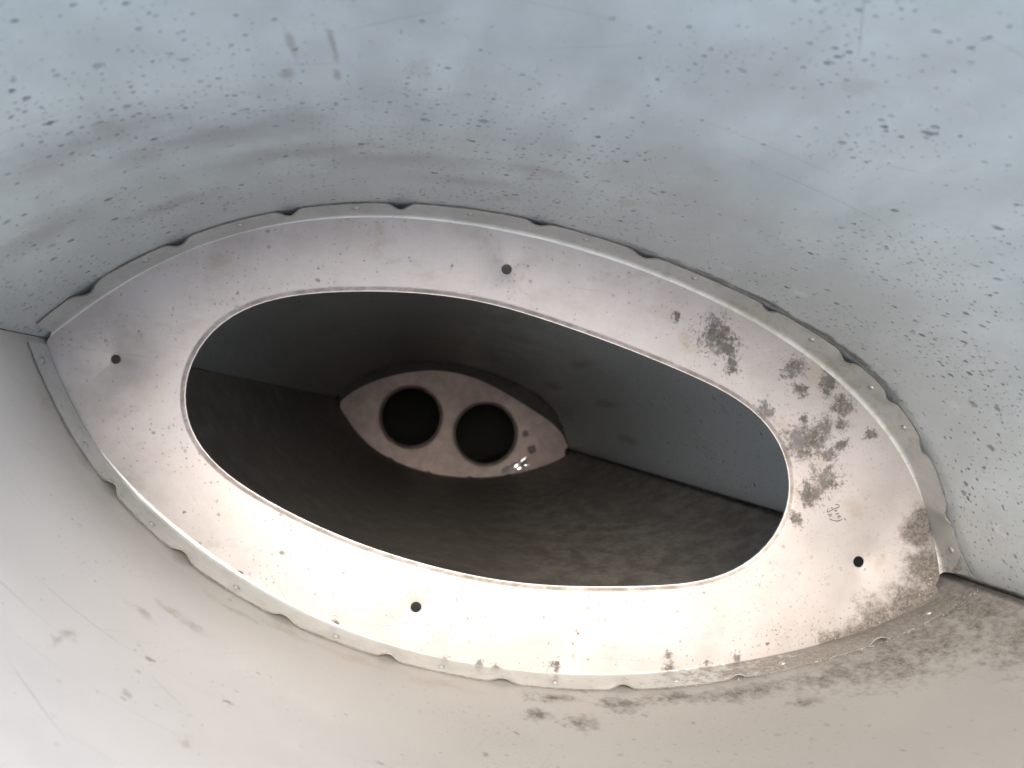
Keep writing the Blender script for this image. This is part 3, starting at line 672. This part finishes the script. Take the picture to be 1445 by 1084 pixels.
def flange(name, W, P, z0, h, side, mat, parent, crimps=(), amp=3.0, t=0.55, gap=0.2, n=420, seed=1):
    """bent-up edge of a rib: from the web outline W round a bend and up along the skin P"""
    rnd = random.Random(seed)
    Pn = resample(P, 401)
    # where along the skin each end of the flange stands
    base = section(Pn, z0 + h)
    def near(p):
        return min(range(len(base)), key=lambda i: (base[i][0] - p[0]) ** 2 + (base[i][1] - p[1]) ** 2) / 400.0
    return_u = []
    i0, i1 = near(E_ENDS[name + str(seed)][0]), near(E_ENDS[name + str(seed)][1])
    Wn = resample(W, n)
    cr = [(u + rnd.uniform(-0.004, 0.004), amp * rnd.uniform(0.75, 1.15), rnd.uniform(0.85, 1.25)) for u in crimps]
    length = sum(math.dist(a, b) for a, b in zip(Wn[:-1], Wn[1:]))
    prof = [0.0, 0.012]                       # a hair of flat, then the bend, then the wall
    verts, faces = [], []
    levels = [('flat', 0.0), ('flat', 0.25)] + [('bend', a) for a in (12, 28, 45, 62, 78)] + [('wall', f) for f in (0.15, 0.3, 0.45, 0.6, 0.75, 0.88, 1.0)]
    S_cache = {}
    for kind, f in levels:
        if kind == 'wall':
            zz = z0 + h * f
        else:
            zz = z0 + 3.0
        S_cache[(kind, f)] = section(Pn, zz)
    for i in range(n):
        u = i / (n - 1)
        w = Vector(Wn[i])
        tw = (Vector(Wn[min(i + 1, n - 1)]) - Vector(Wn[max(i - 1, 0)])).normalized()
        g = 0.0
        for cu, a, wd in cr:
            d = (u - cu) * length / (3.9 * wd)
            if abs(d) < 3:
                g += a * math.exp(-abs(d) ** 2.4 * 1.1)
        wob = 0.12 * math.sin(u * 71 + seed) + 0.1 * math.sin(u * 133 + 2.1 * seed)
        for kind, f in levels:
            S = S_cache[(kind, f)]
            e = along(S, i0 + (i1 - i0) * u)
            e2 = along(S, i0 + (i1 - i0) * u + 0.004)
            e1 = along(S, i0 + (i1 - i0) * u - 0.004)
            tn = (e2 - e1).normalized()
            nin = Vector((tn.y, -tn.x)) * side                  # towards the inside of the tube
            e = e + nin * (gap + t)
            o = e - w
            dist = max(o.length, 0.01)
            r = min(2.0, dist)
            q = w + o * (0.25 / dist)
            if kind == 'flat':
                p = w + o * (f / dist)
                z = z0
            elif kind == 'bend':
                a = math.radians(f)
                p = q + o * (r / dist) * math.sin(a)
                z = z0 + 2.0 * (1 - math.cos(a))
            else:
                rise = max(0.0, (f - 0.05) / 0.95) ** 1.3
                p0 = q + o * (r / dist) * math.sin(math.radians(78))
                p = p0 + (e - p0) * f + nin * (g * rise + max(0.0, wob) * f * 0.8)
                zb = z0 + 2.0 * (1 - math.cos(math.radians(78)))
                z = zb + (z0 + h - zb + wob * 0.9 - g * 0.12) * f
            verts.append((p.x, p.y, z))
    m = len(levels)
    for i in range(n - 1):
        for j in range(m - 1):
            q = (i * m + j, (i + 1) * m + j, (i + 1) * m + j + 1, i * m + j + 1)
            faces.append(q if side > 0 else q[::-1])
    o = link(name, mesh(name, verts, faces), mat, parent)
    solidify(o, t, M_DULL)
    return o, (lambda u, f: flange_point(verts, n, m, u, f))

def flange_point(verts, n, m, u, f):
    """a place on the flange's inner face (u along, f up the wall) and the direction into the tube"""
    i = max(2, min(n - 3, int(round(u * (n - 1)))))
    j = 7 + int(round(f * 6))
    P = lambda a, b: Vector(verts[a * m + b])
    nrm = (P(i + 2, j) - P(i - 2, j)).cross(P(i, min(j + 1, m - 1)) - P(i, j - 1)).normalized()
    c = Vector((45, -20, verts[i * m + j][2])) - P(i, j)
    if nrm.dot(c) < 0:
        nrm = -nrm
    return P(i, j) * MM, nrm

E_ENDS = {'flange1': (EU[0], EU[-1]), 'flange2': (EL[0], EL[-1])}
# near rib
outer = [tuple(p) for p in WU] + [tuple(p) for p in NR[1:-1]] + [tuple(p) for p in WL[::-1]] + [tuple(p) for p in NL[1:-1]]
lip = [(2.4, 0.0), (1.9, 0.14), (1.3, 0.48), (0.8, 0.80), (0.45, 0.95), (0.22, 0.985), (0.0, 1.0)]
lip_small = [(0.45, 0.0), (0.2, 0.1), (0.0, 0.35)]
rib = web('rib', WEB_Z, outer, [([tuple(p) for p in HOLE], lip)] + [(circle(s, s[2], 32), lip_small) for s in SM], [], M_WEB)
rib['label'] = 'near rib, pale stained plate with one large oval hole'
f1, at1 = flange('flange', WU, SU, WEB_Z, FL_H, 1, M_FL, rib, CRU, 2.4, seed=1)
f2, at2 = flange('flange', WL, SL, WEB_Z, FL_H, -1, M_FL, rib, CRL, 2.0, seed=2)

# rivet tails along both flanges: one mesh, one object each
def rivet_mesh():
    bm = bmesh.new()
    prof = [(0.0, 0.75), (0.7, 0.72), (1.15, 0.60), (1.4, 0.36), (1.5, 0.0), (1.9, -0.05)]
    n = 18
    top = bm.verts.new((0, 0, 0.75 * MM))
    rings = []
    for r, z in prof[1:]:
        rings.append([bm.verts.new((r * MM * math.cos(2 * math.pi * i / n), r * MM * math.sin(2 * math.pi * i / n), z * MM)) for i in range(n)])
    for i in range(n):
        bm.faces.new((top, rings[0][i], rings[0][(i + 1) % n]))
        for a, b in zip(rings[:-1], rings[1:]):
            bm.faces.new((a[i], b[i], b[(i + 1) % n], a[(i + 1) % n]))
    me = bpy.data.meshes.new('rivet')
    bm.to_mesh(me)
    bm.free()
    me.materials.append(M_RIVET)
    return me
RV = rivet_mesh()
for us, at in ((RVU, at1), (RVL, at2)):
    for u in us:
        p, nin = at(u, 0.52)
        o = link('rivet', RV, None, rib)
        o.matrix_local = Matrix.Translation(p - nin * 0.05 * MM) @ nin.to_track_quat('Z', 'Y').to_matrix().to_4x4()

# pencilled scribble on the web: thin ink ribbons, a tenth of a millimetre high
def ink_mesh():
    verts, faces = [], []
    for line in INK:
        pts = resample(line, max(3, int(sum(math.dist(a, b) for a, b in zip(line[:-1], line[1:])) / 0.25)))
        pts = smooth_curve(pts, 3)
        s = len(verts)
        for i, p in enumerate(pts):
            t = (Vector(pts[min(i + 1, len(pts) - 1)]) - Vector(pts[max(i - 1, 0)])).normalized()
            w = 0.19 * (1.0 + 0.25 * math.sin(1.5 + i * 0.4))
            nn = Vector((-t.y, t.x)) * w
            a, b = Vector(p) + nn, Vector(p) - nn
            verts += [(a.x, a.y, WEB_Z + 0.08), (b.x, b.y, WEB_Z + 0.08)]
        for i in range(len(pts) - 1):
            faces.append((s + 2 * i, s + 2 * i + 1, s + 2 * i + 3, s + 2 * i + 2))
    return mesh('handwriting', verts, faces)
hw = link('handwriting', ink_mesh(), M_INK, rib)
hw['label'] = 'small grey handwritten scribble'

# far rib
W2R = [tuple(p) for p in N2[1:-1]]
outer2 = [tuple(p) for p in W2U] + W2R + [tuple(p) for p in W2L[::-1]]
lip2 = [(7.0, 0.0), (5.2, 0.5), (3.6, 1.8), (2.2, 3.8), (1.0, 6.2), (0.2, 9.0)]
rib2 = web('rib', FAR_Z, outer2, [(circle(h[:2], h[2], 72), lip2) for h in H2], [], M_FAR)
rib2['label'] = 'far rib deep in the tube with two round holes'
SF = section(SU, FAR_Z + 16)
SG = section(SL, FAR_Z + 16)
E_ENDS['flange3'] = (SF[1], SF[-2])
E_ENDS['flange4'] = (SG[1], SG[-2])
flange('flange', W2U, SU, FAR_Z, 16.0, 1, M_FARFL, rib2, [0.3, 0.42, 0.55, 0.68, 0.8, 0.9], 3.0, seed=3, n=200)
flange('flange', W2L, SL, FAR_Z, 16.0, -1, M_FARFL, rib2, [0.3, 0.45, 0.6, 0.75, 0.88], 3.0, seed=4, n=200)

# ------------------------------------------------------------------ loose things lying on the ribs
rnd = random.Random(12)
def lump(verts, faces, c, r):
    s = len(verts)
    q = [Vector(v).normalized() for v in ((1, 0, 0), (-1, 0, 0), (0, 1, 0), (0, -1, 0), (0, 0, 1), (0, 0, -1))]
    for v in q:
        k = r * rnd.uniform(0.6, 1.2)
        verts.append((c[0] + v.x * k, c[1] + v.y * k, c[2] + v.z * k * 0.8))
    for a, b, d in ((0, 2, 4), (2, 1, 4), (1, 3, 4), (3, 0, 4), (2, 0, 5), (1, 2, 5), (3, 1, 5), (0, 3, 5)):
        faces.append((s + a, s + b, s + d))
gv, gf = [], []
for _ in range(420):
    u = rnd.random() ** 0.6
    if rnd.random() < 0.55:                      # on the web inside the lower right bend
        p = along(WL, 0.70 + 0.30 * u)
        p = p + Vector((rnd.gauss(-1.5, 3.0), abs(rnd.gauss(0, 6.0)) + 0.5))
        z = WEB_Z + 0.2
        lump(gv, gf, (p.x, p.y, z), rnd.uniform(0.15, 0.5))
    else:                                        # caught on the flange edge against the skin
        z = WEB_Z + FL_H + rnd.uniform(-0.2, 1.0)
        S = section(SL, z)
        p = along(S, 0.66 + 0.335 * u)
        lump(gv, gf, (p.x + rnd.gauss(0, 0.2), p.y + abs(rnd.gauss(0.4, 0.4)), z), rnd.uniform(0.15, 0.45))
grit = link('dirt_grains', mesh('dirt_grains', gv, gf), M_GRIT, smooth=False)
grit['kind'] = 'stuff'
grit['label'] = 'loose grains of dirt along the lower right flange of the near rib'
grit['category'] = 'dirt'

fv, ff = [], []
cx, cy = FOIL[0]
nx, ny = 16, 9
for j in range(ny):
    for i in range(nx):
        x, y = (i / (nx - 1) - 0.5) * 52, (j / (ny - 1) - 0.5) * 20
        ang = math.radians(20)
        ed = 1 - 0.35 * rnd.random() if i in (0, nx - 1) or j in (0, ny - 1) else 1
        x, y = x * ed, y * ed * (0.45 + 0.55 * i / (nx - 1))
        fv.append((cx - 14 + x * math.cos(ang) - y * math.sin(ang), cy - 3 + x * math.sin(ang) + y * math.cos(ang), FAR_Z + 0.8 + rnd.uniform(0, 1.3)))
for j in range(ny - 1):
    for i in range(nx - 1):
        ff.append((j * nx + i, j * nx + i + 1, (j + 1) * nx + i + 1, (j + 1) * nx + i))
foil = link('foil_scrap', mesh('foil_scrap', fv, ff), M_FOIL, smooth=False)
solidify(foil, 0.15)
foil['label'] = 'small crumpled shiny foil scrap lying on the far rib beside its right-hand round hole'
foil['category'] = 'foil scrap'
